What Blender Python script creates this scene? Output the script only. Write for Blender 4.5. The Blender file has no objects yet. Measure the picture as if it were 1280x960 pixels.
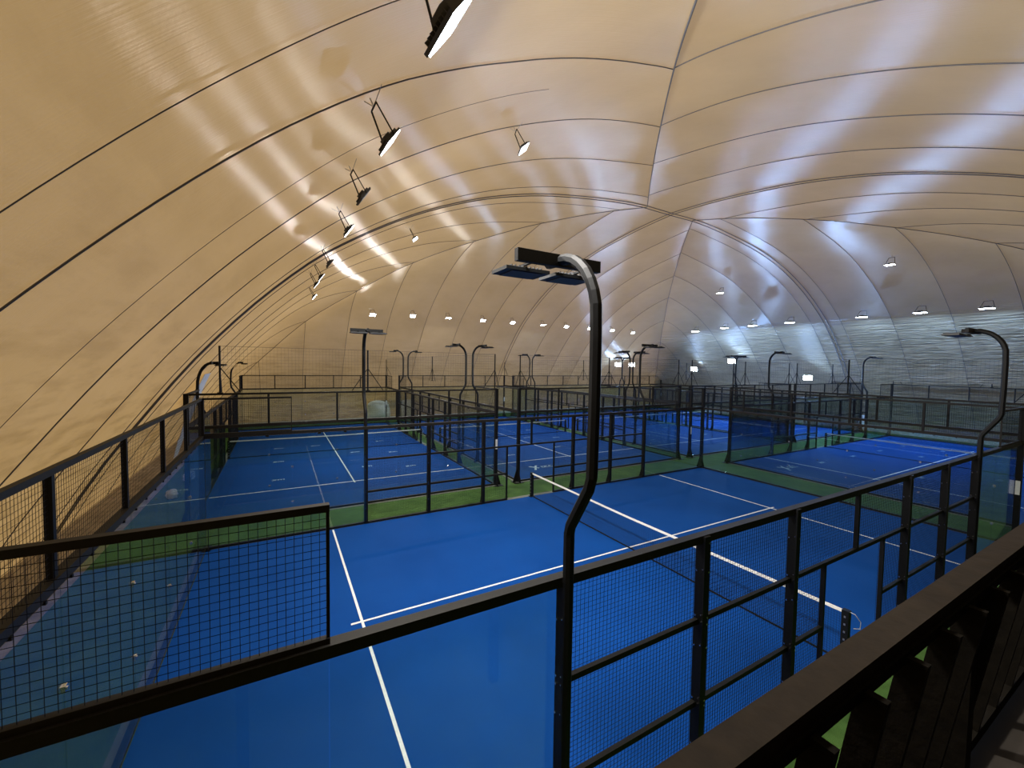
import bpy, bmesh, math, random
from mathutils import Vector, Matrix
random.seed(7)
S = bpy.context.scene
COL = S.collection
# ------------------------------------------------------------------ camera
cam_d = bpy.data.cameras.new('camera'); cam = bpy.data.objects.new('camera', cam_d); COL.objects.link(cam)
cam.location = (1.714, -3.068, 4.957)
cam.rotation_euler = (math.radians(87.448), math.radians(-0.873), math.radians(-29.393))
cam_d.sensor_width = 36.0; cam_d.lens = 36.0 * 515.0 / 1280.0; cam_d.clip_start = 0.02; cam_d.clip_end = 300
S.camera = cam
# ------------------------------------------------------------------ world, exposure
W = bpy.data.worlds.new('night'); S.world = W; W.use_nodes = True
W.node_tree.nodes['Background'].inputs[0].default_value = (0.08, 0.14, 0.28, 1)
W.node_tree.nodes['Background'].inputs[1].default_value = 1.0
S.view_settings.view_transform = 'Standard'; S.view_settings.look = 'None'
S.view_settings.gamma = 1.0; S.view_settings.use_curve_mapping = False
S.view_settings.exposure = 0.55
# ------------------------------------------------------------------ large lamps of the place
def area(name, loc, aim, size, power, col, sy=None, spread=180):
    d = bpy.data.lights.new(name, 'AREA'); d.shape = 'RECTANGLE'; d.size = size; d.size_y = sy or size
    d.energy = power; d.color = col; d.spread = math.radians(spread)
    o = bpy.data.objects.new(name, d); COL.objects.link(o); o.location = loc
    o.rotation_euler = (Vector(aim) - Vector(loc)).to_track_quat('-Z', 'Y').to_euler()
    return o
COOL = (0.45, 0.67, 1.0); BLUE = (0.27, 0.50, 1.0); NEUT = (1.0, 0.95, 0.88)
# warm light on the left side of the membrane:
# low evening sun outside, glowing through the translucent membrane from the left
sd = bpy.data.lights.new('sun', 'SUN'); sd.energy = 4.7; sd.color = (1.0, .72, .32); sd.angle = math.radians(3)
so = bpy.data.objects.new('sun', sd); COL.objects.link(so); so.location = (-40, 10, 30)
so.rotation_euler = Vector((.76, -.14, -.62)).to_track_quat('-Z', 'Y').to_euler()
# the membrane floodlights: (x, y, z, brightness, colour); their lamps are made in the fixture builder below
import bisect
DCX,DCY,DHX,DHY=20.6,12.85,24.4,22.55
PT=[(0,0),(.8,1.5),(1.83,3.08),(3.37,5.21),(5.32,7.37),(7.15,8.95),(10.73,11.03),(14,12.25),(16.86,12.89),(20.8,13.35),(24.4,13.5),(26,13.5)]
HT=[(0,0),(1.8,2.4),(4.2,5.0),(7.06,7.75),(9.9,9.65),(12.8,11.28),(15.6,12.31),(18.5,13.07),(21.4,13.44),(24.4,13.5),(26,13.5)]
def itp(T,d):
    d=max(0.,min(d,T[-1][0]-1e-6)); n=len(T)
    i=max(0,min(bisect.bisect_right([t[0] for t in T],d)-1,n-2))
    def m(k):
        if k<=0: return (T[1][1]-T[0][1])/(T[1][0]-T[0][0])
        if k>=n-1: return 0.
        a=(T[k][1]-T[k-1][1])/(T[k][0]-T[k-1][0]); b=(T[k+1][1]-T[k][1])/(T[k+1][0]-T[k][0])
        return 0. if a*b<=0 else 2*a*b/(a+b)
    x0,y0=T[i];x1,y1=T[i+1];h=x1-x0;t=(d-x0)/h
    return (2*t**3-3*t*t+1)*y0+(t**3-2*t*t+t)*h*m(i)+(-2*t**3+3*t*t)*y1+(t**3-t*t)*h*m(i+1)
import math
def dome_z(x,y):
    dx=DHX-abs(x-DCX);dy=DHY-abs(y-DCY);d=min(dx,dy)
    if d<=0: return 0.
    w=math.exp(-abs(dx-dy)/2.2)
    return itp(PT,d)*(1-w)+itp(HT,d)*w
# ------------------------------------------------------------------ materials
def nt(name):
    m = bpy.data.materials.new(name); m.use_nodes = True
    return m, m.node_tree, m.node_tree.nodes['Principled BSDF']
def mapping(t, scale, rot=(0, 0, 0), gen=False):
    tc = t.nodes.new('ShaderNodeTexCoord'); mp = t.nodes.new('ShaderNodeMapping')
    mp.inputs['Scale'].default_value = scale; mp.inputs['Rotation'].default_value = rot
    if gen:
        g = t.nodes.new('ShaderNodeNewGeometry'); t.links.new(g.outputs['Position'], mp.inputs['Vector'])
    else: t.links.new(tc.outputs['Object'], mp.inputs['Vector'])
    return mp
def noise(t, vec, scale, detail=4, rough=.55):
    n = t.nodes.new('ShaderNodeTexNoise'); n.inputs['Scale'].default_value = scale
    n.inputs['Detail'].default_value = detail; n.inputs['Roughness'].default_value = rough
    t.links.new(vec.outputs[0], n.inputs['Vector']); return n
def ramp(t, src, stops):
    r = t.nodes.new('ShaderNodeValToRGB'); el = r.color_ramp.elements
    while len(el) < len(stops): el.new(.5)
    for e, (p, c) in zip(el, stops): e.position = p; e.color = (*c, 1) if len(c) == 3 else c
    t.links.new(src, r.inputs[0]); return r
def bump(t, b, h, strength, dist=.02, prev=None):
    n = t.nodes.new('ShaderNodeBump'); n.inputs['Strength'].default_value = strength; n.inputs['Distance'].default_value = dist
    t.links.new(h, n.inputs['Height'])
    if prev: t.links.new(prev.outputs[0], n.inputs['Normal'])
    t.links.new(n.outputs[0], b.inputs['Normal']); return n
def plain(name, c, rough=.5, metal=0., var=.12, scale=9., bmp=.0, spec=.5):
    m, t, b = nt(name); mp = mapping(t, (1, 1, 1), gen=True); n = noise(t, mp, scale)
    lo = tuple(x * (1 - var) for x in c); hi = tuple(min(1, x * (1 + var)) for x in c)
    r = ramp(t, n.outputs['Fac'], [(.3, lo), (.7, hi)]); t.links.new(r.outputs[0], b.inputs['Base Color'])
    b.inputs['Roughness'].default_value = rough; b.inputs['Metallic'].default_value = metal
    b.inputs['Specular IOR Level'].default_value = spec
    if bmp: bump(t, b, n.outputs['Fac'], bmp)
    return m
M = {}
M['steel'] = plain('black_powder_coat', (.0045, .005, .006), .55, 0, .2, 30, .05, .2)
M['rail'] = plain('rail_coat', (.010, .009, .0075), .6, 0, .2, 20, .05, .22)
M['wire'] = plain('wire_coat', (.004, .005, .007), .7, 0, .1, 9, 0, .2)
M['bolt'] = plain('zinc_bolt', (.7, .7, .72), .25, 1.)
M['galv'] = plain('galvanised', (.45, .46, .47), .4, .9)
M['white'] = plain('white_line_paint', (.82, .84, .86), .6, 0, .06, 40, .1)
M['tape'] = plain('white_net_tape', (.80, .80, .76), .7, 0, .08, 20)
M['net'] = plain('net_cord', (.006, .008, .012), .8, 0, .1, 9, 0, .2)
M['netting'] = plain('stop_netting', (.05, .055, .05), .8)
M['kerb'] = plain('concrete_kerb', (.50, .52, .48), .8, 0, .2, 6, .3)
M['skirt'] = plain('dusty_skirt', (.30, .25, .18), .8, 0, .35, 2.2, .3)
M['wood'] = plain('dark_stained_board', (.005, .0038, .0022), .8, 0, .35, 14, .25, .1)
M['capwood'] = plain('brown_handrail_board', (.019, .0135, .008), .8, 0, .2, 10, .15, .12)
M['deck'] = plain('gallery_deck', (.022, .017, .012), .7, 0, .2, 6)
M['whitefab'] = plain('white_fabric', (.85, .86, .84), .55, 0, .06, 3, .4)
M['sheet'] = plain('clear_plastic_sheet', (.80, .82, .76), .25, 0, .12, 2.5, .8)
M['cable'] = plain('seam_webbing', (.10, .10, .11), .6)
M['alu'] = plain('cast_aluminium_housing', (.02, .022, .025), .5, 0)
M['logo'] = plain('pale_print_on_turf', (.45, .58, .72), .7)
def emis(name, c, s):
    m, t, b = nt(name); b.inputs['Base Color'].default_value = (.9, .9, .9, 1)
    b.inputs['Emission Color'].default_value = (*c, 1); b.inputs['Emission Strength'].default_value = s; return m
M['lens_on'] = emis('lit_lamp_lens', (.80, .92, 1.0), 28.)
M['lens_blaze'] = emis('blazing_lamp_lens', (.72, .90, 1.0), 60.)
M['lens_dim'] = emis('dim_lamp_lens', (.85, .93, 1.0), 4.)
M['lens_off'] = plain('unlit_lamp_lens', (.03, .035, .04), .45); M['strip'] = plain('grey_edge_strip', (.16, .18, .16), .8)
# blue artificial turf
m, t, b = nt('blue_turf'); mp = mapping(t, (1, 1, 1), gen=True)
n1 = noise(t, mp, .5, 3); n2 = noise(t, mp, 220, 2)
r1 = ramp(t, n1.outputs['Fac'], [(.3, (.002, .055, .275)), (.7, (.003, .067, .325))])
mx = t.nodes.new('ShaderNodeMixRGB'); mx.blend_type = 'MULTIPLY'; mx.inputs[0].default_value = .35
r2 = ramp(t, n2.outputs['Fac'], [(.3, (.6, .6, .6)), (.7, (1, 1, 1))])
t.links.new(r1.outputs[0], mx.inputs[1]); t.links.new(r2.outputs[0], mx.inputs[2]); t.links.new(mx.outputs[0], b.inputs['Base Color'])
b.inputs['Roughness'].default_value = .75; b.inputs['Specular IOR Level'].default_value = .08; bump(t, b, n2.outputs['Fac'], .25, .01); M['blue'] = m
# green artificial turf
m, t, b = nt('green_turf'); mp = mapping(t, (1, 1, 1), gen=True)
n1 = noise(t, mp, 1.3, 4); n2 = noise(t, mp, 160, 3)
r1 = ramp(t, n1.outputs['Fac'], [(.3, (.045, .115, .022)), (.7, (.085, .185, .040))])
r2 = ramp(t, n2.outputs['Fac'], [(.3, (.55, .55, .55)), (.7, (1, 1, 1))])
mx = t.nodes.new('ShaderNodeMixRGB'); mx.blend_type = 'MULTIPLY'; mx.inputs[0].default_value = .5
t.links.new(r1.outputs[0], mx.inputs[1]); t.links.new(r2.outputs[0], mx.inputs[2]); t.links.new(mx.outputs[0], b.inputs['Base Color'])
b.inputs['Roughness'].default_value = .85; b.inputs['Specular IOR Level'].default_value = .2; bump(t, b, n2.outputs['Fac'], .4, .02); M['green'] = m
# dome membrane: cream PVC, satin, finely wrinkled; 'creased' = deep horizontal folds low on the right side
ANIS = 0.
def membrane(name, creased, grooves=(.4, 30., .4)):
    m, t, b = nt(name); mp = mapping(t, (1, 1, 1), gen=True)
    n1 = noise(t, mp, .35, 5, .6); n2 = noise(t, mp, 3.0, 4, .6)
    r1 = ramp(t, n1.outputs['Fac'], [(.30, (.46, .36, .21)), (.70, (.55, .44, .27))])
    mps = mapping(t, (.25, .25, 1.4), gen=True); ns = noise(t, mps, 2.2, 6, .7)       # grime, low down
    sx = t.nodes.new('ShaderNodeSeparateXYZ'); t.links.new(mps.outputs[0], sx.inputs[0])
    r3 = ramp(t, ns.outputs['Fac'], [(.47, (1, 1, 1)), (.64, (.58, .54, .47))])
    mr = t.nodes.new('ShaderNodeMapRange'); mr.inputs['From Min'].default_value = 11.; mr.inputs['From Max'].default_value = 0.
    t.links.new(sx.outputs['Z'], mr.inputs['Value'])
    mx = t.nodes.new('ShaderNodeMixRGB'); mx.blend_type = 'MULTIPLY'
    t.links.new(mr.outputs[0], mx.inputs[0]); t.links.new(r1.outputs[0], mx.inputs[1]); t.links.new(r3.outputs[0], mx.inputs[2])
    t.links.new(mx.outputs[0], b.inputs['Base Color'])
    b.inputs['Roughness'].default_value = .30; b.inputs['Specular IOR Level'].default_value = .5
    b.inputs['Anisotropic'].default_value = .92; b.inputs['Anisotropic Rotation'].default_value = ANIS       # woven grain stretches the highlights
    cv = t.nodes.new('ShaderNodeCombineXYZ'); cv.inputs[1 if grooves[1] > grooves[0] else 0].default_value = 1.
    t.links.new(cv.outputs[0], b.inputs['Tangent'])
    # fine wrinkles run across the gores and smear highlights along them
    n4 = noise(t, mapping(t, grooves, gen=True), 1.6, 2, .6)
    b1 = bump(t, b, n2.outputs['Fac'], .10, .04); b2 = bump(t, b, n4.outputs['Fac'], .3, .012, b1)
    if creased:
        n5 = noise(t, mapping(t, (.05, .09, 2.6), gen=True), 2.4, 3, .6)
        r5 = ramp(t, n5.outputs['Fac'], [(.35, (0, 0, 0)), (.5, (1, 1, 1)), (.62, (.1, .1, .1))])
        mk = t.nodes.new('ShaderNodeMapRange'); mk.inputs['From Min'].default_value = 8.9; mk.inputs['From Max'].default_value = 7.4
        sz = t.nodes.new('ShaderNodeSeparateXYZ'); t.links.new(mapping(t, (1, 1, 1), gen=True).outputs[0], sz.inputs[0]); t.links.new(sz.outputs['Z'], mk.inputs['Value'])
        ml = t.nodes.new('ShaderNodeMath'); ml.operation = 'MULTIPLY'; t.links.new(r5.outputs[0], ml.inputs[0]); t.links.new(mk.outputs[0], ml.inputs[1])
        b2 = bump(t, b, ml.outputs[0], 1.0, .17, b2)
    # thin coated fabric: part of the light passes through
    out = [n for n in t.nodes if n.type == 'OUTPUT_MATERIAL'][0]
    tl = t.nodes.new('ShaderNodeBsdfTranslucent'); ms = t.nodes.new('ShaderNodeMixShader'); ms.inputs[0].default_value = .30
    t.links.new(mx.outputs[0], tl.inputs[0]); t.links.new(b2.outputs[0], tl.inputs['Normal'])
    t.links.new(b.outputs[0], ms.inputs[1]); t.links.new(tl.outputs[0], ms.inputs[2]); t.links.new(ms.outputs[0], out.inputs[0])
    return m
M['membrane'] = membrane('cream_membrane', False); M['membrane_creased'] = membrane('creased_cream_membrane', True); M['membrane_y'] = membrane('cream_membrane_cross', False, (30., .4, .4))
# thin tinted safety glass (real panes, both faces)
def glass(name, tint):
    m, t, b = nt(name); t.nodes.remove(b); out = [n for n in t.nodes if n.type == 'OUTPUT_MATERIAL'][0]
    fr = t.nodes.new('ShaderNodeFresnel'); gm = t.nodes.new('ShaderNodeNewGeometry'); mr = t.nodes.new('ShaderNodeMapRange')
    mr.inputs['To Min'].default_value = 1.5; mr.inputs['To Max'].default_value = 1 / 1.5       # same reflectance on both faces of the pane
    t.links.new(gm.outputs['Backfacing'], mr.inputs['Value']); t.links.new(mr.outputs[0], fr.inputs[0])
    tr = t.nodes.new('ShaderNodeBsdfTransparent'); tr.inputs[0].default_value = (*tint, 1)
    gl = t.nodes.new('ShaderNodeBsdfGlossy'); gl.inputs['Roughness'].default_value = .015; gl.inputs[0].default_value = (1, 1, 1, 1)
    mp = mapping(t, (1, 1, 1), gen=True); n = noise(t, mp, 1.2, 3)
    df = t.nodes.new('ShaderNodeBsdfDiffuse'); df.inputs[0].default_value = (.6, .65, .65, 1)
    mx = t.nodes.new('ShaderNodeMixShader'); t.links.new(fr.outputs[0], mx.inputs[0]); t.links.new(tr.outputs[0], mx.inputs[1]); t.links.new(gl.outputs[0], mx.inputs[2])
    m2 = t.nodes.new('ShaderNodeMixShader'); r = ramp(t, n.outputs['Fac'], [(.45, (.0, .0, .0)), (.8, (.007, .007, .007))])
    t.links.new(r.outputs[0], m2.inputs[0]); t.links.new(mx.outputs[0], m2.inputs[1]); t.links.new(df.outputs[0], m2.inputs[2])
    t.links.new(m2.outputs[0], out.inputs[0]); return m
M['glass'] = glass('court_glass', (.86, .91, .90))
# ------------------------------------------------------------------ mesh helpers
class MB:
    def __init__(s): s.v = []; s.f = []
    def box(s, x0, x1, y0, y1, z0, z1):
        n = len(s.v); s.v += [(x, y, z) for z in (z0, z1) for y in (y0, y1) for x in (x0, x1)]
        s.f += [tuple(n + i for i in q) for q in ((0, 2, 3, 1), (4, 5, 7, 6), (0, 1, 5, 4), (2, 6, 7, 3), (0, 4, 6, 2), (1, 3, 7, 5))]
        return s
    def quad(s, *p):
        n = len(s.v); s.v += [tuple(q) for q in p]; s.f.append(tuple(range(n, n + len(p)))); return s
    def bar(s, a, b, r, k=4, r2=None, caps=True):
        a, b = Vector(a), Vector(b); d = (b - a)
        if d.length < 1e-6: return s
        d.normalize(); u = d.cross(Vector((0, 0, 1)) if abs(d.z) < .9 else Vector((1, 0, 0))).normalized(); w = d.cross(u)
        n = len(s.v); r2 = r if r2 is None else r2
        for c, rr in ((a, r), (b, r2)):
            for i in range(k):
                an = 2 * math.pi * (i + .5) / k; s.v.append(tuple(c + (u * math.cos(an) + w * math.sin(an)) * rr))
        for i in range(k): j = (i + 1) % k; s.f.append((n + i, n + j, n + k + j, n + k + i))
        if caps: s.f += [tuple(n + i for i in range(k))[::-1], tuple(n + k + i for i in range(k))]
        return s
    def tube(s, pts, r, k=8):
        pts = [Vector(p) for p in pts]; n = len(s.v); up = None
        for i, p in enumerate(pts):
            d = (pts[min(i + 1, len(pts) - 1)] - pts[max(i - 1, 0)]).normalized()
            if up is None: up = d.cross(Vector((0, 0, 1)) if abs(d.z) < .9 else Vector((1, 0, 0))).normalized()
            up = (up - d * up.dot(d)).normalized(); w = d.cross(up); rr = r[i] if isinstance(r, (list, tuple)) else r
            for j in range(k):
                an = 2 * math.pi * (j + .5) / k; s.v.append(tuple(p + (up * math.cos(an) + w * math.sin(an)) * rr))
        for i in range(len(pts) - 1):
            for j in range(k):
                q = (j + 1) % k; s.f.append((n + i * k + j, n + i * k + q, n + (i + 1) * k + q, n + (i + 1) * k + j))
        s.f += [tuple(n + j for j in range(k))[::-1], tuple(n + (len(pts) - 1) * k + j for j in range(k))]
        return s
    def prism(s, poly, y0, y1):          # polygon in xz, extruded along y
        n = len(s.v); k = len(poly)
        s.v += [(x, y0, z) for x, z in poly] + [(x, y1, z) for x, z in poly]
        s.f += [tuple(range(n, n + k)), tuple(range(n + k, n + 2 * k))[::-1]] + [(n + i, n + k + i, n + k + (i + 1) % k, n + (i + 1) % k) for i in range(k)]
        return s
    def xf(s, mat, start=0):
        for i in range(start, len(s.v)): s.v[i] = tuple(mat @ Vector(s.v[i]))
        return s
    def mesh(s, name, mat, smooth=False):
        me = bpy.data.meshes.new(name); me.from_pydata(s.v, [], s.f); me.materials.append(mat)
        if smooth: me.polygons.foreach_set('use_smooth', [True] * len(me.polygons))
        me.update(); return me
    def build(s, name, mat, parent=None, smooth=False, loc=None):
        o = bpy.data.objects.new(name, s.mesh(name, mat, smooth)); COL.objects.link(o); o.parent = parent
        if loc: o.location = loc
        return o
def tag(o, label=None, cat=None, group=None, kind=None):
    if label: o['label'] = label
    if cat: o['category'] = cat
    if group: o['group'] = group
    if kind: o['kind'] = kind
    return o
def empty(name, loc=(0, 0, 0), rz=0.):
    o = bpy.data.objects.new(name, None); COL.objects.link(o); o.location = loc; o.rotation_euler = (0, 0, rz); o.empty_display_size = .2; return o
KIDS = {}
def copy_tree(o, parent=None):
    c = o.copy(); COL.objects.link(c)
    if parent: c.parent = parent
    for ch in o.children: copy_tree(ch, c)
    return c
def wires(mb, p0, ux, L, z0, z1, pitch=.05, r=.0022, nrm=None):
    """welded wire grid in the vertical plane through p0 along unit ux, length L"""
    p0 = Vector(p0); ux = Vector(ux); n = int(L / pitch)
    for i in range(n + 1):
        a = p0 + ux * (L * i / n); mb.bar((a.x, a.y, z0), (a.x, a.y, z1), r, 3, caps=False)
    k = int((z1 - z0) / pitch)
    for i in range(1, k):
        z = z0 + (z1 - z0) * i / k; a = p0; b = p0 + ux * L; mb.bar((a.x, a.y, z), (b.x, b.y, z), r, 3, caps=False)
    return mb
# ------------------------------------------------------------------ setting: ground and kerbs
X0, X1, Y0, Y1 = DCX - DHX, DCX + DHX, DCY - DHY, DCY + DHY
tag(MB().box(X0 - .3, X1 + .3, Y0 - .3, Y1 + .3, -.2, 0).build('floor', M['green']), 'green artificial turf floor between and around the blue courts', kind='structure')
tag(MB().box(X1 - .75, X1 - .25, Y0 + 1, Y1 - 1, 0, .22).build('trim_1', M['kerb']), 'pale concrete kerb along the foot of the right wall', kind='structure')
tag(MB().box(X0 + 1, X1 - 1, Y1 - .75, Y1 - .25, 0, .16).build('trim_2', M['kerb']), 'pale concrete kerb along the foot of the far wall', kind='structure')
tag(MB().box(X0 - .2, -2.3, Y0 + 1, Y1 - 1, 0, .012).build('trim_3', M['skirt']), 'dusty brown ground skirt along the foot of the left wall', kind='structure')
# ------------------------------------------------------------------ dome
SX = [0.] + [(n + .056) * 2.86 for n in range(1, 9)]; SY = [0.] + [(n - .66) * 2.9 for n in range(1, 9)]
SXp = sorted([DCX + s for s in SX if s < DHX - .3] + [DCX - s for s in SX[1:] if s < DHX - .3])
SYp = sorted([DCY + s for s in SY if s < DHY - .3] + [DCY - s for s in SY[1:] if s < DHY - .3])
def bil(v, seams, lo, hi):
    e = [lo] + seams + [hi]; i = max(0, min(bisect.bisect_right(e, v) - 1, len(e) - 2)); w = e[i + 1] - e[i]
    return abs(math.sin(math.pi * (v - e[i]) / w)) * .055 * min(1, w / 2.8)
def dome_pt(x, y, off=0., billow=True):
    dx = DHX - abs(x - DCX); dy = DHY - abs(y - DCY); d = min(dx, dy); z = dome_z(x, y)
    if d < 1e-4: return Vector((x, y, 0))
    s = (itp(PT, d + .05) - itp(PT, max(0, d - .05))) / (.05 + min(.05, d)); th = math.atan(s)
    b = 0.
    if billow: b = bil(y, SYp, Y0, Y1) if dx < dy else bil(x, SXp, X0, X1)
    if x < DCX and dx < dy and y < 6.06: b = 0.
    b = (b * min(1, d / 1.5) * min(1, abs(dx - dy) / 1.5)) + off
    if dx < dy: n = Vector((math.copysign(1, x - DCX) * math.sin(th), 0, math.cos(th)))
    else: n = Vector((0, math.copysign(1, y - DCY) * math.sin(th), math.cos(th)))
    return Vector((x, y, z)) + n * b
dome = tag(empty('ceiling', (DCX, DCY, 0)), 'cream air dome membrane with dark welded seams over all the courts', kind='structure')
ds = [0, .12, .25, .4, .6, .8]; 
while ds[-1] < DHY - .3: ds.append(round(ds[-1] + (.22 if ds[-1] < 6 else .3), 3))
ds = [d for d in ds if d < DHY]; ext = DHX - DHY
xs = [X0 + d for d in ds] + [DCX - (DHX - DHY) + 0 * i for i in range(0)]
mid = [X0 + DHY + ext * 2 * i / 8 for i in range(9)]
xs = sorted(set(round(v, 4) for v in [X0 + d for d in ds] + [X1 - d for d in ds] + mid))
ys = sorted(set(round(v, 4) for v in [Y0 + d for d in ds] + [Y1 - d for d in ds] + [DCY]))
P = [[dome_pt(x, y) for x in xs] for y in ys]
gores = {}
for j in range(len(ys) - 1):
    for i in range(len(xs) - 1):
        quad = [(i, j), (i + 1, j), (i + 1, j + 1), (i, j + 1)]
        cx = (xs[i] + xs[i + 1]) / 2; cy = (ys[j] + ys[j + 1]) / 2
        dx = DHX - abs(cx - DCX); dy = DHY - abs(cy - DCY)
        if abs(dx - dy) < 1e-3:      # hip cell: two triangles along the crease
            if (cx < DCX) == (cy < DCY): tris = [[quad[0], quad[1], quad[2]], [quad[0], quad[2], quad[3]]]
            else: tris = [[quad[0], quad[1], quad[3]], [quad[1], quad[2], quad[3]]]
        else: tris = [quad]
        for tr in tris:
            tx = sum(xs[a] for a, b in tr) / len(tr); ty = sum(ys[b] for a, b in tr) / len(tr)
            ex = DHX - abs(tx - DCX); ey = DHY - abs(ty - DCY)
            if ex < ey: key = ('x', tx > DCX, bisect.bisect(SYp, cy))
            else: key = ('y', ty > DCY, bisect.bisect(SXp, cx))
            gores.setdefault(key, []).append(tr)
for key, tl in gores.items():
    mb = MB(); idx = {}
    for tr in tl:
        f = []
        for a, b in tr:
            if (a, b) not in idx: idx[(a, b)] = len(mb.v); p = P[b][a]; mb.v.append((p.x - DCX, p.y - DCY, p.z))
            f.append(idx[(a, b)])
        mb.f.append(tuple(f[::-1]))
    o = mb.build('membrane_panel', M['membrane_y'] if key[0] == 'y' else M['membrane_creased'] if key[1] else M['membrane'], dome, True)
def seam(pts, r):
    MB().tube([p - Vector((DCX, DCY, 0)) for p in pts], r, 6).build('seam_cable', M['cable'], dome, True)
def lin(a, b, n): return [a + (b - a) * i / n for i in range(n + 1)]
WT = [(0, -1.35), (3, -1.3), (5.5, -.95), (6.7, -.66), (8.8, -.26), (12, 0), (30, 0)]
def warp(y, d):
    if abs(y - 3.16) > .1: return 0.
    for (a, va), (c_, vc) in zip(WT, WT[1:]):
        if d <= c_: return va + (vc - va) * (d - a) / (c_ - a)
    return 0.
for k_, y in enumerate(SYp):
    c = abs(y - DCY); dhip = DHY - c; main = c < .01
    for sgn in (-1, 1):
        xe = DHX - dhip
        if main: xe = 0
        for o_ in ((-.13, .13) if main else (0,)):
            yy = .80 if (abs(y - .262) < .1 and sgn < 0) else y
            seam([dome_pt(DCX + sgn * max(a, 0), yy + o_ + (warp(y, DHX - a) if sgn < 0 else 0), -.02, False) for a in lin(DHX - .05, xe, 46)], .020 if main else .005 if yy < 2 else .0105)
for x in SXp:
    c = abs(x - DCX); dhip = DHX - c; main = c < .01
    for sgn in (-1, 1):
        ye = max(0, DHY - dhip)
        if main: ye = 0
        for o_ in ((-.13, .13) if main else (0,)):
            seam([dome_pt(x + o_, DCY + sgn * a, -.02, False) for a in lin(DHY - .05, ye, 46)], .018 if main else .012)
seam([dome_pt(DCX - a, 4.25 + max(0, (14 - a) * .02), -.02, False) for a in lin(DHX - .05, 14, 40)], .004)
for sx_ in (-1, 1):
    for sy_ in (-1, 1):
        seam([dome_pt(DCX + sx_ * (DHX - d), DCY + sy_ * (DHY - d), -.03, False) for d in lin(.1, DHY, 60)], .018)
# ------------------------------------------------------------------ courts
COURTS = {   # origin, rotation, phrase
 'A': ((0, 0), 0, 'nearest court'), 'B': ((9.4, 12), 90, 'left rear court'), 'C': ((20.6, 12), 90, 'second rear court from the left'),
 'E': ((31.7, 12), 90, 'third rear court from the left'), 'F': ((42.5, 12), 90, 'rear court farthest right'), 'D': ((22.4, 0), 0, 'right front court')}
# glyph strokes for the small prints on the turf (a slanted X with a row of short marks)
def logo(small=False):
    mb = MB()
    def stroke(a, b, w):
        a = Vector((*a, 0)); b = Vector((*b, 0)); d = (b - a).normalized(); n = Vector((-d.y, d.x, 0)) * w
        mb.quad(*[tuple(q + Vector((0, 0, .019))) for q in (a - n, b - n, b + n, a + n)])
    if not small:
        stroke((-.42, -.36), (.02, .34), .05); stroke((-.36, .34), (-.06, -.12), .055); stroke((.02, .34), (.12, .34), .03)
        for k in range(3):
            x = .18 + k * .22; stroke((x, -.10), (x, .12), .02); stroke((x, .12), (x + .15, .12), .02); stroke((x, -.10), (x + .15, -.10), .02)
        stroke((.18 + .15, -.10), (.18 + .15, .12), .02)
    else:
        stroke((-.16, -.07), (-.03, .09), .018); stroke((-.14, .09), (-.05, -.07), .018)
        for k in range(3): stroke((.02 + k * .08, -.05), (.02 + k * .08, .06), .018)
        stroke((.02, .06), (.20, .06), .012)
    return mb
def court_floor(cx, cy, rz, who):
    t = empty('court_carpet', (cx, cy, 0), rz)
    tag(t, 'blue turf carpet with white lines of the ' + who, 'court', 'blue padel court carpets')
    MB().box(0, 20, 0, 10, .0, .014).build('turf', M['blue'], t)
    for a in (3.05, 16.95): MB().box(a - .025, a + .025, 0.05, 9.95, .014, .018).build('service_line', M['white'], t)
    MB().box(2.85, 17.15, 4.975, 5.025, .014, .0185).build('centre_line', M['white'], t)
    return t
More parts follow.
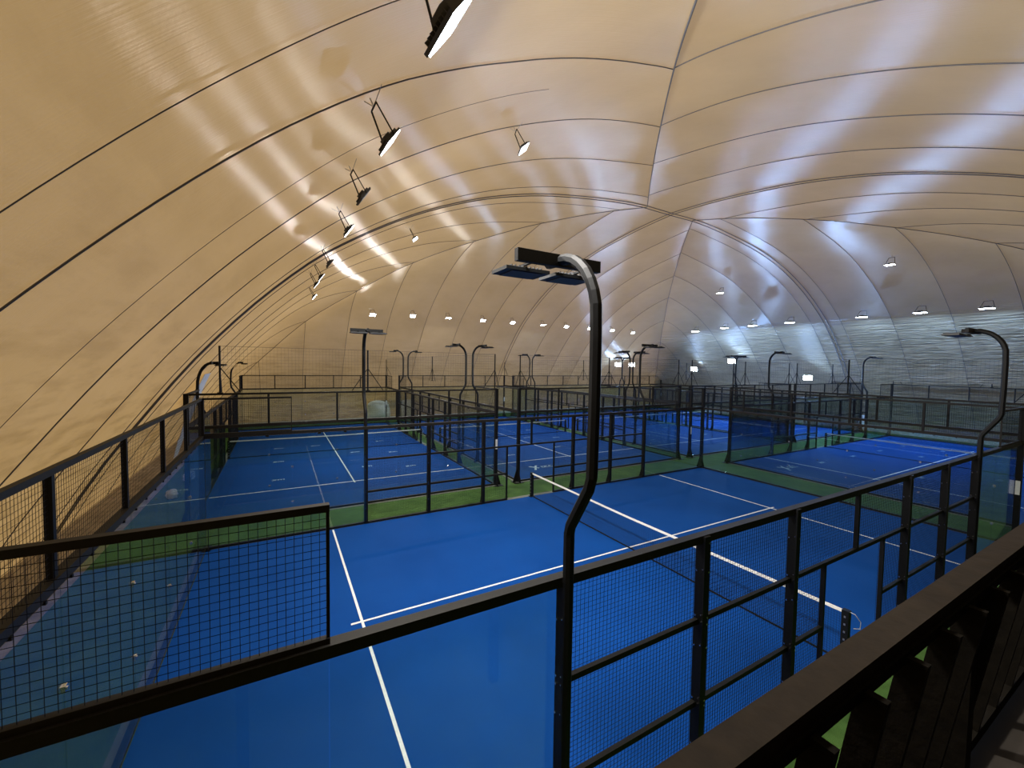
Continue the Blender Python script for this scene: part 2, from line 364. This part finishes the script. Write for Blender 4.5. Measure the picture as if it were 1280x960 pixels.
def enclosure(who):
    e = empty('court_enclosure'); p = lambda mb, n, m: mb.build(n, M[m], e)
    tag(e, 'black steel, mesh and glass enclosure around the ' + who, 'enclosure', 'court enclosures')
    # glass panes: five per end wall, two at each end of each side
    me = MB().box(-.006, .006, .003, 1.997, .08, 2.94).mesh('glass_pane', M['glass'])
    def inst(name, me, loc, rz=0):
        o = bpy.data.objects.new(name, me); COL.objects.link(o); o.parent = e; o.location = loc; o.rotation_euler = (0, 0, rz); return o
    for a in (0, 20):
        for k in range(5): inst('glass_pane', me, (a, 2 * k, 0))
    for b in (0, 10):
        for a in (0, 2, 16, 18): inst('glass_pane', me, (a, b, 0), -math.pi / 2) if False else inst('glass_pane', me, (a + 2, b, 0), math.pi / 2)
    cl = MB().box(-.03, .03, -.02, .02, -.03, .03).box(-.012, .012, -.03, .03, -.012, .012).mesh('glass_clamp', M['bolt'])
    for z in (1.0, 2.0):
        for a in (0, 20):
            for b_ in (2, 4, 6, 8): inst('glass_clamp', cl, (a, b_, z), math.pi / 2)
        for b_ in (0, 10):
            for a in (2, 18): inst('glass_clamp', cl, (a, b_, z))
    # posts
    def post(h, w=.05, d=.06, foot=True):
        mb = MB().box(-w, w, -d, d, 0, h)
        if foot:
            mb.box(-.10, .10, -.10, .22, 0, .012)
            mb.v += [(-.012, d, .5), (-.012, d, 0), (-.012, .22, 0), (.012, d, .5), (.012, d, 0), (.012, .22, 0)]
            n = len(mb.v) - 6; mb.f += [(n, n + 1, n + 2), (n + 5, n + 4, n + 3), (n, n + 2, n + 5, n + 3), (n + 1, n + 4, n + 5, n + 2), (n, n + 3, n + 4, n + 1)]
        return mb
    cm = MB().box(-.06, .06, -.06, .06, 0, 4.0); cm.box(-.16, .26, -.16, .26, 0, .014)
    for s in (0, 1):                                  # triangular gussets on the two outer faces
        st = len(cm.v); cm.prism([(.06, 0), (.25, 0), (.06, .6)], -.012, .012)
        if s: cm.xf(Matrix.Rotation(math.pi / 2, 4, 'Z'), st)
    cm = cm.mesh('corner_post', M['steel'])
    for (a, b, r) in ((20.06, 10.06, 0), (-.06, 10.06, 90), (-.06, -.06, 180), (20.06, -.06, 270)):
        inst('corner_post', cm, (a, b, 0), math.radians(r))
    pm = post(3.02).mesh('post', M['steel'])
    bm_ = MB()
    for z in (.5, 1.0, 1.06, 1.7, 1.98, 2.06, 2.6, 2.94):
        for x in (-.053, .053): bm_.box(x - .005, x + .005, -.046, -.030, z - .009, z + .009); bm_.box(x - .004, x + .004, .033, .045, z + .03, z + .042)
        bm_.box(-.032, -.016, -.067, -.060, z - .009, z + .009); bm_.box(-.032, -.016, .060, .067, z - .009, z + .009)
    bm_ = bm_.mesh('bolt', M['bolt'])
    for b in (0, 10):
        for a in (4, 6, 8, 12, 14, 16):
            o = inst('post', pm, (a, b + (.07 if b else -.07), 0), 0 if b else math.pi)
            if who == 'nearest court':
                q = bpy.data.objects.new('bolts', bm_); COL.objects.link(q); q.parent = o; q['kind'] = 'stuff'
        for a in (8.95, 11.05): p(MB().box(a - .025, a + .025, b - .03 + (.05 if b else -.05), b + .03 + (.05 if b else -.05), 0, 2.0), 'gate_jamb', 'steel')
        o_ = b + (.05 if b else -.05)
        p(MB().box(9.97, 10.03, o_ - .03, o_ + .03, 2.0, 3.0), 'short_post', 'steel')
        p(MB().box(-.05, 20.05, o_ - .05, o_ + .05, 2.94, 3.03), 'top_rail', 'rail')
        p(MB().box(4, 16, o_ - .025, o_ + .025, 1.97, 2.03), 'rail', 'rail')
        for (a0, a1) in ((4, 8.95), (11.05, 16)):
            p(MB().box(a0, a1, o_ - .025, o_ + .025, .97, 1.03), 'rail', 'rail')
        for (a0, a1) in ((0, 8.95), (11.05, 20)):
            p(MB().box(a0, a1, o_ - .04, o_ + .04, .015, .075), 'bottom_rail', 'steel')
        for (a0, a1, z0) in ((4, 6, .07), (6, 8, .07), (8, 8.95, .07), (8.95, 9.97, 2.03), (10.03, 11.05, 2.03), (11.05, 12, .07), (12, 14, .07), (14, 16, .07)):
            tag(p(wires(MB(), (a0, b, 0), (1, 0, 0), a1 - a0, z0, 2.94), 'mesh_panel', 'wire'))
        for (a0, a1) in ((0, 2), (18, 20)):            # one metre of mesh above the first pane
            f = p(MB().box(a0, a1, o_ - .025, o_ + .025, 3.03, 3.07).box(a0, a1, o_ - .03, o_ + .03, 3.95, 4.0).box(*( (a1 - .02, a1) if a0 == 0 else (a0, a0 + .02)), o_ - .015, o_ + .015, 3.05, 3.97), 'upper_frame', 'rail')
            wires(MB(), (a0 + .01, o_, 0), (1, 0, 0), a1 - a0 - .02, 3.07, 3.95).build('mesh_panel', M['wire'], e)
    for a in (0, 20):
        o_ = a + (.05 if a else -.05)
        p(MB().box(o_ - .05, o_ + .05, -.05, 10.05, 2.94, 3.03), 'top_rail', 'rail')
        p(MB().box(o_ - .03, o_ + .03, 0, 10, 3.94, 4.0), 'upper_rail', 'rail')
        p(MB().box(o_ - .04, o_ + .04, 0, 10, .015, .075), 'bottom_rail', 'steel')
        for b in (2, 4, 6, 8): p(MB().box(o_ - .03, o_ + .03, b - .03, b + .03, 3.03, 3.94), 'short_post', 'steel')
        for k in range(5): p(wires(MB(), (o_, 2 * k + .03, 0), (0, 1, 0), 1.94, 3.03, 3.94), 'mesh_panel', 'wire')
    # pale kerb strip outside the carpet
    for (x0, x1, y0, y1) in ((-.2, 20.2, -.2, -.01), (-.2, 20.2, 10.01, 10.2), (-.2, -.01, 0, 10), (20.01, 20.2, 0, 10)):
        p(MB().box(x0, x1, y0, y1, 0, .016), 'base_strip', 'strip')
    # glass clamps along the top rail
    mb = MB()
    for b in (0, 10):
        for a in (.7, 1.4, 2.7, 3.4, 16.6, 17.3, 18.6, 19.3): mb.box(a - .04, a + .04, b - .02, b + .02, 2.9, 2.96)
    for a in (0, 20):
        for b in range(1, 20): mb.box(a - .014, a + .014, b * .5 + .2, b * .5 + .23, 2.92, 2.95)
    tag(p(mb, 'glass_clamps', 'steel'), kind='stuff')
    return e
def net(who):
    t = empty('court_net'); tag(t, 'black net with white top tape across the ' + who, 'net', 'padel nets across the courts')
    for b in (.03, 9.97):
        q = MB().box(-.05, .05, b - .05, b + .05, 0, .93).box(-.10, .10, b - .09, b + .09, .014, .03).build('net_post', M['steel'], t)
        mb = MB()
        for k in range(6): mb.box(-.056, -.05, b - .012, b + .012, .16 + k * .13, .19 + k * .13)
        tag(mb.build('hooks', M['galv'], q), kind='stuff')
    top = lambda b: .88 + .04 * abs(b - 5) / 5
    mb = MB(); n = 240
    for i in range(n + 1):
        b = .08 + 9.84 * i / n; mb.bar((0, b, .03), (0, b, top(b) - .03), .0016, 3, caps=False)
    for k in range(20):
        z = .04 + k * .043; mb.bar((0, .08, z), (0, 9.92, z), .0016, 3, caps=False)
    tag(mb.build('net_mesh', M['net'], t), kind='stuff')
    mb = MB()
    for i in range(10):
        b0 = .08 + 9.84 * i / 10; b1 = .08 + 9.84 * (i + 1) / 10; n = len(mb.v)
        mb.v += [(x, b, z) for b in (b0, b1) for (x, z) in ((-.008, top(b) - .055), (.008, top(b) - .055), (.008, top(b)), (-.008, top(b)))]
        mb.f += [(n, n + 4, n + 5, n + 1), (n + 1, n + 5, n + 6, n + 2), (n + 2, n + 6, n + 7, n + 3), (n + 3, n + 7, n + 4, n)]
        if i == 0: mb.f.append((n, n + 1, n + 2, n + 3))
        if i == 9: mb.f.append((n + 7, n + 6, n + 5, n + 4))
    mb.build('top_tape', M['tape'], t)
    MB().box(-.006, .006, .08, 9.92, .02, .055).build('bottom_tape', M['net'], t)
    MB().tube([(0, .03, .92), (.03, -.08, .90), (.09, -.14, .78), (.1, -.13, .66), (.05, -.06, .64)], .006, 5).build('tension_cord', M['tape'], t)
    return t
def light_pole(short=False):
    """stands at local origin; +y is into the court"""
    t = empty('light_pole')
    o = -.12
    pts = [(0, o, 0), (0, o, 1.5), (0, o, 3.0), (0, o, 3.44), (0, o - .02, 3.52), (0, o - .26, 3.92), (0, o - .29, 4.02), (0, o - .30, 4.6), (0, o - .30, 5.2)]
    for k in range(1, 9):
        an = math.pi / 2 * k / 8; pts.append((0, o - .30 + .5 * (1 - math.cos(an)), 5.36 + .58 * math.sin(an)))
    pts.append((0, o + .42, 5.95))
    drop = 0.
    if short:          # low variant hugging the membrane
        drop = 1.05; pts = [(0, o, 0), (0, o, 2.9), (0, o - .02, 3.0), (0, o - .22, 3.35), (0, o - .25, 3.6), (0, o - .24, 3.9)]
        for k in range(1, 8):
            an = math.pi / 2 * k / 7; pts.append((0, o - .24 + .45 * (1 - math.cos(an)), 4.0 + .88 * math.sin(an)))
        pts.append((0, o + .42, 4.90))
    MB().tube(pts, .052, 8).build('pole', M['steel'], t, False)
    MB().box(-.12, .12, o - .09, o + .09, 0, .014).build('base_plate', M['steel'], t)
    MB().box(-.47, .47, .08, .14, 5.88 - drop, 5.99 - drop).build('crossbar', M['steel'], t)
    mb = MB()
    for s in (-.3, .3): mb.box(s - .015, s + .015, .12, .54, 5.882 - drop, 5.90 - drop)
    mb.build('arm_bracket', M['steel'], t)
    for s in (-.27, .27):
        f = MB().box(s - .235, s + .235, .22, .52, 5.832 - drop, 5.862 - drop)
        for k in range(9): f.box(s - .17 + k * .04, s - .163 + k * .04, .24, .50, 5.862 - drop, 5.882 - drop)
        f = f.build('floodlight', M['alu'], t)
        MB().box(s - .16, s + .16, .24, .50, 5.824 - drop, 5.832 - drop).build('lens', M['lens_off'], f)
    return t
protoE = None
for cid, ((cx, cy), rz, who) in COURTS.items():
    r = math.radians(rz); c = court_floor(cx, cy, r, who)
    if cid == 'A': E0 = enclosure(who); N0 = net(who); e, n = E0, N0
    else: e = copy_tree(E0); n = copy_tree(N0)
    e.location = (cx, cy, 0); e.rotation_euler = (0, 0, r); e['label'] = 'black steel, mesh and glass enclosure around the ' + who
    Mx = Matrix.Translation((cx, cy, 0)) @ Matrix.Rotation(r, 4, 'Z')
    n.location = Mx @ Vector((10, 0, 0)); n.rotation_euler = (0, 0, r); n['label'] = 'black net with white top tape across the ' + who
    side = {0: ('near', 'far'), 90: ('right', 'left')}[rz]; end = {0: ('left', 'right'), 90: ('near', 'far')}[rz]
    for b, sn in ((0, side[0]), (10, side[1])):
        for a, en in ((4, end[0]), (16, end[1])):
            if cid == 'F' and b == 0: continue
            if cid == 'A' and b == 0 and a == 4: L0 = light_pole(); l = L0
            elif cid == 'B' and b == 10: l = light_pole(True)
            else: l = copy_tree(L0)
            l.location = Mx @ Vector((a, b, 0)); l.rotation_euler = (0, 0, r + (math.pi if b else 0))
            tag(l, 'curved black light pole, %s side, %s end, of the %s' % (sn, en, who), 'light pole', 'curved light poles along the courts')
    st_ = {'A': (20.06, -.06, 1.7), 'B': (-.06, -.06, 1.72), 'E': (-.06, 10.06, 1.5)}.get(cid)
    if st_: MB().box(st_[0] - .066, st_[0] - .060, st_[1] - .045, st_[1] + .045, st_[2] - .2, st_[2] + .2).build('white_label', M['white'], e)
    # prints on the turf
    if cid in ('C', 'D'):
        big = logo(); q = big.build('print', M['logo'], c, False, (1.6, 7.9 if cid == 'C' else 8.0, 0)); q.rotation_euler = (0, 0, -r)
    if cid != 'A':
        lm = logo(True).mesh('print', M['logo'])
        for a in (4.6, 8.2, 11.8, 15.4):
            for b in (2.2, 4.1 if a < 10 else 5.9, 7.8):
                q = bpy.data.objects.new('print', lm); COL.objects.link(q); q.parent = c; q.location = (a + (.8 if b == 4.1 else 0), b, 0); q.rotation_euler = (0, 0, -r); q.scale = (1.3, 1.3, 1)
# ------------------------------------------------------------------ high ball-stop nets on top of the walls
def stop_net(pts, masts, label, z0=4.0, h=1.42):
    """pts: two ends; masts: fractions along"""
    a = Vector((*pts[0], 0)); b = Vector((*pts[1], 0)); d = b - a; L = d.length; u = d / L
    t = empty('ball_stop_net', (a.x, a.y, z0)); tag(t, label, 'net', 'high ball-stop nets above the court walls')
    for f in masts:
        q = u * (L * f)
        m_ = MB().bar((q.x, q.y, 0), (q.x, q.y, h), .028, 6).box(q.x - .07, q.x + .07, q.y - .07, q.y + .07, 0, .02).build('mast', M['steel'], t)
        for s in (-1, 1):
            if 0 <= f * L + s * .5 <= L or True:
                w = u * (s * .52)
                if not (0 <= L * f + s * .52 <= L): w = u.cross(Vector((0, 0, 1))) * .4 * s
                MB().bar((q.x + w.x, q.y + w.y, .01), (q.x, q.y, .78), .014, 5).build('brace', M['steel'], m_)
    mb = MB(); n = int(L / .1)
    for i in range(n + 1):
        q = u * (L * i / n); sag = 0
        mb.bar((q.x, q.y, .04), (q.x, q.y, h - .01), .0018, 3, caps=False)
    for k in range(1, 14):
        z = h * k / 14; mb.bar((0, 0, z), tuple(u * L + Vector((0, 0, z))), .0018, 3, caps=False)
    tag(mb.build('netting', M['netting'], t), kind='stuff')
    MB().bar((0, 0, h - .01), tuple(u * L + Vector((0, 0, h - .01))), .006, 4).build('top_cord', M['netting'], t)
stop_net(((.15, 12), (9.4, 12)), (0, .46, 1), 'netting on masts above the near end wall of the left rear court')
stop_net(((10.6, 12), (20.6, 12)), (0, .5, 1), 'netting on masts above the near end wall of the second rear court')
stop_net(((21.7, 12), (31.7, 12)), (0, .5, 1), 'netting on masts above the near end wall of the third rear court')
stop_net(((32.7, 12), (42.7, 12)), (0, .5, 1), 'netting on masts above the near end wall of the rear court farthest right')
stop_net(((22.35, 0), (22.35, 10)), (0, .5, 1), 'netting on masts above the left end wall of the right front court')
stop_net(((42.45, 0), (42.45, 10)), (0, .5, 1), 'netting on masts above the right end wall of the right front court')
stop_net(((9.45, 12.2), (9.45, 32)), (.4, 1), 'netting on masts above the right side of the left rear court')
stop_net(((20.65, 12.2), (20.65, 32)), (.4, 1), 'netting on masts above the right side of the second rear court')
stop_net(((31.75, 12.2), (31.75, 32)), (.4, 1), 'netting on masts above the right side of the third rear court')
# ------------------------------------------------------------------ floodlights hung from the membrane
def dome_lamp(x, y, z, aim, lens, power, col, label, group, big=1.0, head=None):
    """x,y,z on the membrane; aim = unit-ish direction of the lens"""
    t = empty('hanging_floodlight', (x, y, z)); tag(t, label, 'floodlight', group)
    a = Vector(aim).normalized(); sgn = Vector((a.x, a.y, 0)).normalized()
    c = Vector((sgn.x * .22, sgn.y * .22, -.42)) * big                      # head centre below the hook
    rot = a.to_track_quat('-Z', 'Y').to_matrix().to_4x4()
    hs = head or big * .62
    H = MB().box(-.26, .26, -.17, .17, 0, .035)
    for k in range(9): H.box(-.22 + k * .054, -.212 + k * .054, -.13, .13, .035, .075)
    H.box(-.09, .09, -.07, .07, .075, .12)
    T = Matrix.Translation(c) @ rot @ Matrix.Scale(hs, 4); H.xf(T); h = H.build('housing', M['alu'], t)
    MB().box(-.245, .245, -.155, .155, -.014, 0).xf(T).build('lens', M[lens], h)
    side = (rot @ Vector((1, 0, 0))) * .27 * hs
    top = Vector((sgn.x * .05, sgn.y * .05, -.10)) * big
    mb = MB(); w = side * .55
    mb.bar(c + side, top + w, .012); mb.bar(c - side, top - w, .012); mb.bar(top + w, top - w, .012); mb.build('yoke', M['steel'], t)
    mb = MB(); mb.bar(top, (0, 0, 0), .008); mb.bar(top, (-.30, .05, .0), .005); mb.bar(top, (.1, -.30, .0), .005)
    mb.build('hanger', M['galv'], t)
    if power:
        d = bpy.data.lights.new('floodlight', 'AREA'); d.shape = 'RECTANGLE'; d.size = .46 * hs; d.size_y = .28 * hs; d.energy = power; d.color = col
        o = bpy.data.objects.new('light', d); COL.objects.link(o); o.parent = t
        o.location = c + a * .03; o.rotation_euler = a.to_track_quat('-Z', 'Y').to_euler()
    return t
LEFT = [ # x, y, kind, phrase
 (2.66, .15, 'on', 'large lit floodlight hanging from the membrane at the top of the photo'), (2.76, 2.71, 'on', 'lit floodlight second from the top of the left row'),
 (2.83, 5.09, 'off', 'dark floodlight third down the left row'), (2.93, 7.68, 'on', 'lit floodlight fourth down the left row, at the double seam'),
 (2.87, 11.34, 'off', 'dark floodlight fifth down the left row, just below the double seam'), (2.79, 13.46, 'dim', 'dim floodlight sixth down the left row'),
 (2.72, 14.78, 'dim', 'dim floodlight seventh down the left row'), (2.94, 19.22, 'on', 'small lit floodlight lowest in the left row')]
for x, y, k, lab in LEFT:
    z = dome_z(x, y) + .04
    dome_lamp(x, y, z, (.82, .04, -.57), 'lens_' + k, {'on': 310, 'dim': 60, 'off': 0}[k], NEUT, lab, 'floodlights along the left side of the dome', 1.25, 1.05 if y < 1 else .8)
for x, y, k, lab in ((6.89, 6.23, 'dim', 'slim tilted floodlight hanging alone high above the nearest court'), (6.65, 15.02, 'dim', 'small dim floodlight hanging high right of the left row')):
    dome_lamp(x, y, dome_z(x, y) + .04, (.6, -.2, -.78), 'lens_' + k, 50, NEUT, lab, 'upper ring of floodlights', 1.25)
FAR = [(7.56, 1), (10.47, 1), (13.28, 0), (16.29, 1), (19.09, 1), (22.2, 0), (24.77, 1), (27.51, 1), (30.4, 1), (33.19, 1)]
names = ['first', 'second', 'third', 'fourth', 'fifth', 'sixth', 'seventh', 'eighth', 'ninth', 'tenth']
for (x, on), nm in zip(FAR, names):
    y = 28.03; dome_lamp(x, y, dome_z(x, y) + .04, (0, -.25 if not on else -.6, -.9 if not on else -.75), 'lens_on', 160, COOL if x > 18 else NEUT, nm + ' floodlight from the left in the far wall row', 'floodlights along the far side of the dome', 1.25)
RIGHT = [(23.39, 1), (20.36, 0), (17.8, 1), (14.84, 1), (10.19, 1), (7.16, 1), (4.33, 1)]
for (y, on), nm in zip(RIGHT, ('farthest', 'second farthest', 'third farthest', 'fourth farthest', 'third nearest', 'second nearest', 'nearest')):
    x = 37.4; dome_lamp(x, y, dome_z(x, y) + .04, (-.02, 0, -1.), 'lens_on', 270, BLUE, nm + ' floodlight in the row along the right side of the dome', 'floodlights along the right side of the dome', 1.4, 1.15)
for x, y, lab in ((32.85, 17.84, 'single lit floodlight high in the blue-lit far right of the dome'), (32.65, 7.21, 'single lit floodlight high above the right wall row')):
    dome_lamp(x, y, dome_z(x, y) + .04, (-.02, 0, -1.), 'lens_on', 100, BLUE, lab, 'upper ring of floodlights', 1.4)
# blazing lamps fixed low on the membrane of the far corner, facing the courts
M_l = 'lens_blaze'
for x, y, power, lab in ((40.75, 21.9, 380, 'brightest blue-white floodlight low on the far right membrane'), (41.95, 15.6, 380, 'blazing floodlight low on the membrane behind the right front court'),
                         (41.4, 26.6, 160, 'smaller blazing floodlight low in the far right corner'), (34.9, 31.5, 140, 'left of two blazing floodlights low on the far membrane'),
                         (36.9, 31.4, 110, 'right of two blazing floodlights low on the far membrane')):
    v = Vector((8, 2, 3)) - Vector((x, y, dome_z(x, y)))
    dome_lamp(x, y, dome_z(x, y) + .04, (v.x, v.y, -abs(v.length) * .25), M_l, power * 1.2, BLUE, lab, 'blazing low floodlights in the far corner', 1.3, 1.25)
# ------------------------------------------------------------------ white items along the walls
mb = MB(); prof = [(-.98, 4.42), (-1.16, 4.0), (-1.42, 3.3), (-1.68, 2.5), (-1.93, 1.7), (-2.12, .95)]
for (xa, za), (xb, zb) in zip(prof, prof[1:]):
    wa, wb = .8 * (1 if za > 1.8 else .8), .8 * (1 if zb > 1.8 else .55)
    for s in (0, .02): 
        q = [(xa + s, 18.7 - wa, za), (xb + s, 18.7 - wb, zb), (xb + s, 18.7 + wb, zb), (xa + s, 18.7 + wa, za)]
        mb.quad(*(q if s else q[::-1]))
    for k in (-1, 1): mb.quad((xa, 18.7 + k * wa, za), (xb, 18.7 + k * wb, zb), (xb + .02, 18.7 + k * wb, zb), (xa + .02, 18.7 + k * wa, za))
tag(mb.build('fabric_strip', M['whitefab']), 'white fabric strip hanging down the left wall behind the corner fence', 'fabric')
mb = MB(); nx, nz = 14, 12
def bulge(i, j):
    u = i / nx; w = j / nz; b = math.sin(math.pi * u) ** .5 * math.sin(math.pi * min(1, w * .9 + .08)) ** .5 if 0 < i < nx else 0
    return (8.35 + 2.1 * u + .05 * math.sin(9 * w), 34.95 - .5 * b + .05 * math.sin(5 * u + 7 * w), .12 + 2.6 * w * (1 - .06 * (2 * u - 1) ** 2))
for i in range(nx):
    for j in range(nz): mb.quad(bulge(i, j), bulge(i + 1, j), bulge(i + 1, j + 1), bulge(i, j + 1))
bm = bmesh.new(); me = mb.mesh('plastic_curtain', M['sheet'], True); bm.from_mesh(me); bmesh.ops.remove_doubles(bm, verts=bm.verts, dist=.001); bm.to_mesh(me); bm.free()
o = bpy.data.objects.new('plastic_curtain', me); COL.objects.link(o); tag(o, 'bulging pale plastic sheet hanging on the far wall behind the left rear court', 'curtain')
sol = o.modifiers.new('thick', 'SOLIDIFY'); sol.thickness = .02
def bag(name, loc, s, mat, label, cat):
    bm = bmesh.new(); bmesh.ops.create_icosphere(bm, subdivisions=3, radius=1)
    rr = random.Random(label)
    ph = [rr.uniform(0, 6) for _ in range(6)]
    for v in bm.verts:
        q = v.co; k = 1 + .16 * math.sin(4 * q.x + ph[0]) * math.sin(5 * q.y + ph[1]) + .10 * math.sin(9 * q.z + ph[2] + 3 * q.x)
        v.co = Vector((q.x * s[0] * k, q.y * s[1] * k, max(q.z, -.6) * s[2] * k + .6 * s[2]))
    me = bpy.data.meshes.new(name); bm.to_mesh(me); bm.free(); me.materials.append(mat)
    me.polygons.foreach_set('use_smooth', [True] * len(me.polygons))
    lo = min(v.co.z for v in me.vertices)
    o = bpy.data.objects.new(name, me); COL.objects.link(o); o.location = (loc[0], loc[1], loc[2] - lo); tag(o, label, cat)
bag('plastic_bag', (-1.7, 15.6, 0), (.16, .22, .20), M['whitefab'], 'crumpled white plastic bag on the ground outside the left fence', 'bag')
bag('plastic_bag', (-1.6, 18.2, 0), (.2, .35, .22), M['whitefab'], 'flattened white plastic bag farther along the left fence', 'bag')
bag('sand_sack', (43.55, 12.1, 0), (.22, .30, .75), M['whitefab'], 'upright white sack standing by the right wall', 'sack')
bag('sand_sack', (43.5, 13.3, 0), (.25, .75, .35), M['whitefab'], 'low white sack lying by the right wall left of the upright sack', 'sack')
# ------------------------------------------------------------------ viewing gallery: deck and railing
GZ = 2.9
gdeck = tag(MB().box(X0 + 2.4, 16, -4.7, -2.32, GZ - .2, GZ).build('floor_gallery', M['deck']), 'dark deck of the raised viewing gallery', kind='structure')
tag(MB().box(X0 + 2.4, 16, -4.9, -4.7, 0, 6.2).build('wall_gallery_shade', M['wood']), 'added dark wall behind the viewing gallery, shading the railing', kind='structure')  # unseen wall, added to keep bounce light off the railing and near court
tag(MB().box(X0 + 2.4, 16, -4.9, -3.2, 6.2, 6.35).build('ceiling_gallery_shade', M['wood']), 'added dark roof behind the camera, shading the railing', kind='structure')  # unseen roof slab, added to shade the railing from above
rl = empty('gallery_railing', (0, -2.5, GZ)); tag(rl, 'dark brown wooden railing of deep narrow slats in the foreground at lower right', 'railing')
MB().box(1.2, 15.9, -.012, .082, 1.045, 1.10).build('handrail', M['capwood'], rl)
MB().box(1.2, 15.9, -.02, .05, 1.004, 1.045).build('upper_batten', M['wood'], rl)
MB().box(1.2, 15.9, .05, .14, .04, .10).build('lower_batten', M['wood'], rl)
for x in (1.3, 4.6, 8.2, 11.8, 15.8): MB().box(x - .04, x + .04, .0, .08, 0, 1.045).build('railing_post', M['wood'], rl)
for k in range(-3, 40):
    xr = 3.0 + k * .335
    if xr < 1.3 or xr > 15.7: continue
    MB().quad((xr, -.078, 1.03), (xr, 0, 1.03), (xr, .13, .10), (xr, .052, .10)).quad((xr + .03, -.078, 1.03), (xr + .03, .052, .10), (xr + .03, .13, .10), (xr + .03, 0, 1.03)) \
        .quad((xr, -.078, 1.03), (xr, .052, .10), (xr + .03, .052, .10), (xr + .03, -.078, 1.03)).quad((xr, 0, 1.03), (xr + .03, 0, 1.03), (xr + .03, .13, .10), (xr, .13, .10)) \
        .quad((xr, -.078, 1.03), (xr + .03, -.078, 1.03), (xr + .03, 0, 1.03), (xr, 0, 1.03)).quad((xr, .052, .10), (xr, .13, .10), (xr + .03, .13, .10), (xr + .03, .052, .10)).build('slat', M['wood'], rl)
for x in (1.3, 4.6, 8.2, 11.8, 15.8): MB().box(x - .06, x + .06, -2.58, -2.46, 0, GZ - .2).build('column', M['steel'], gdeck)
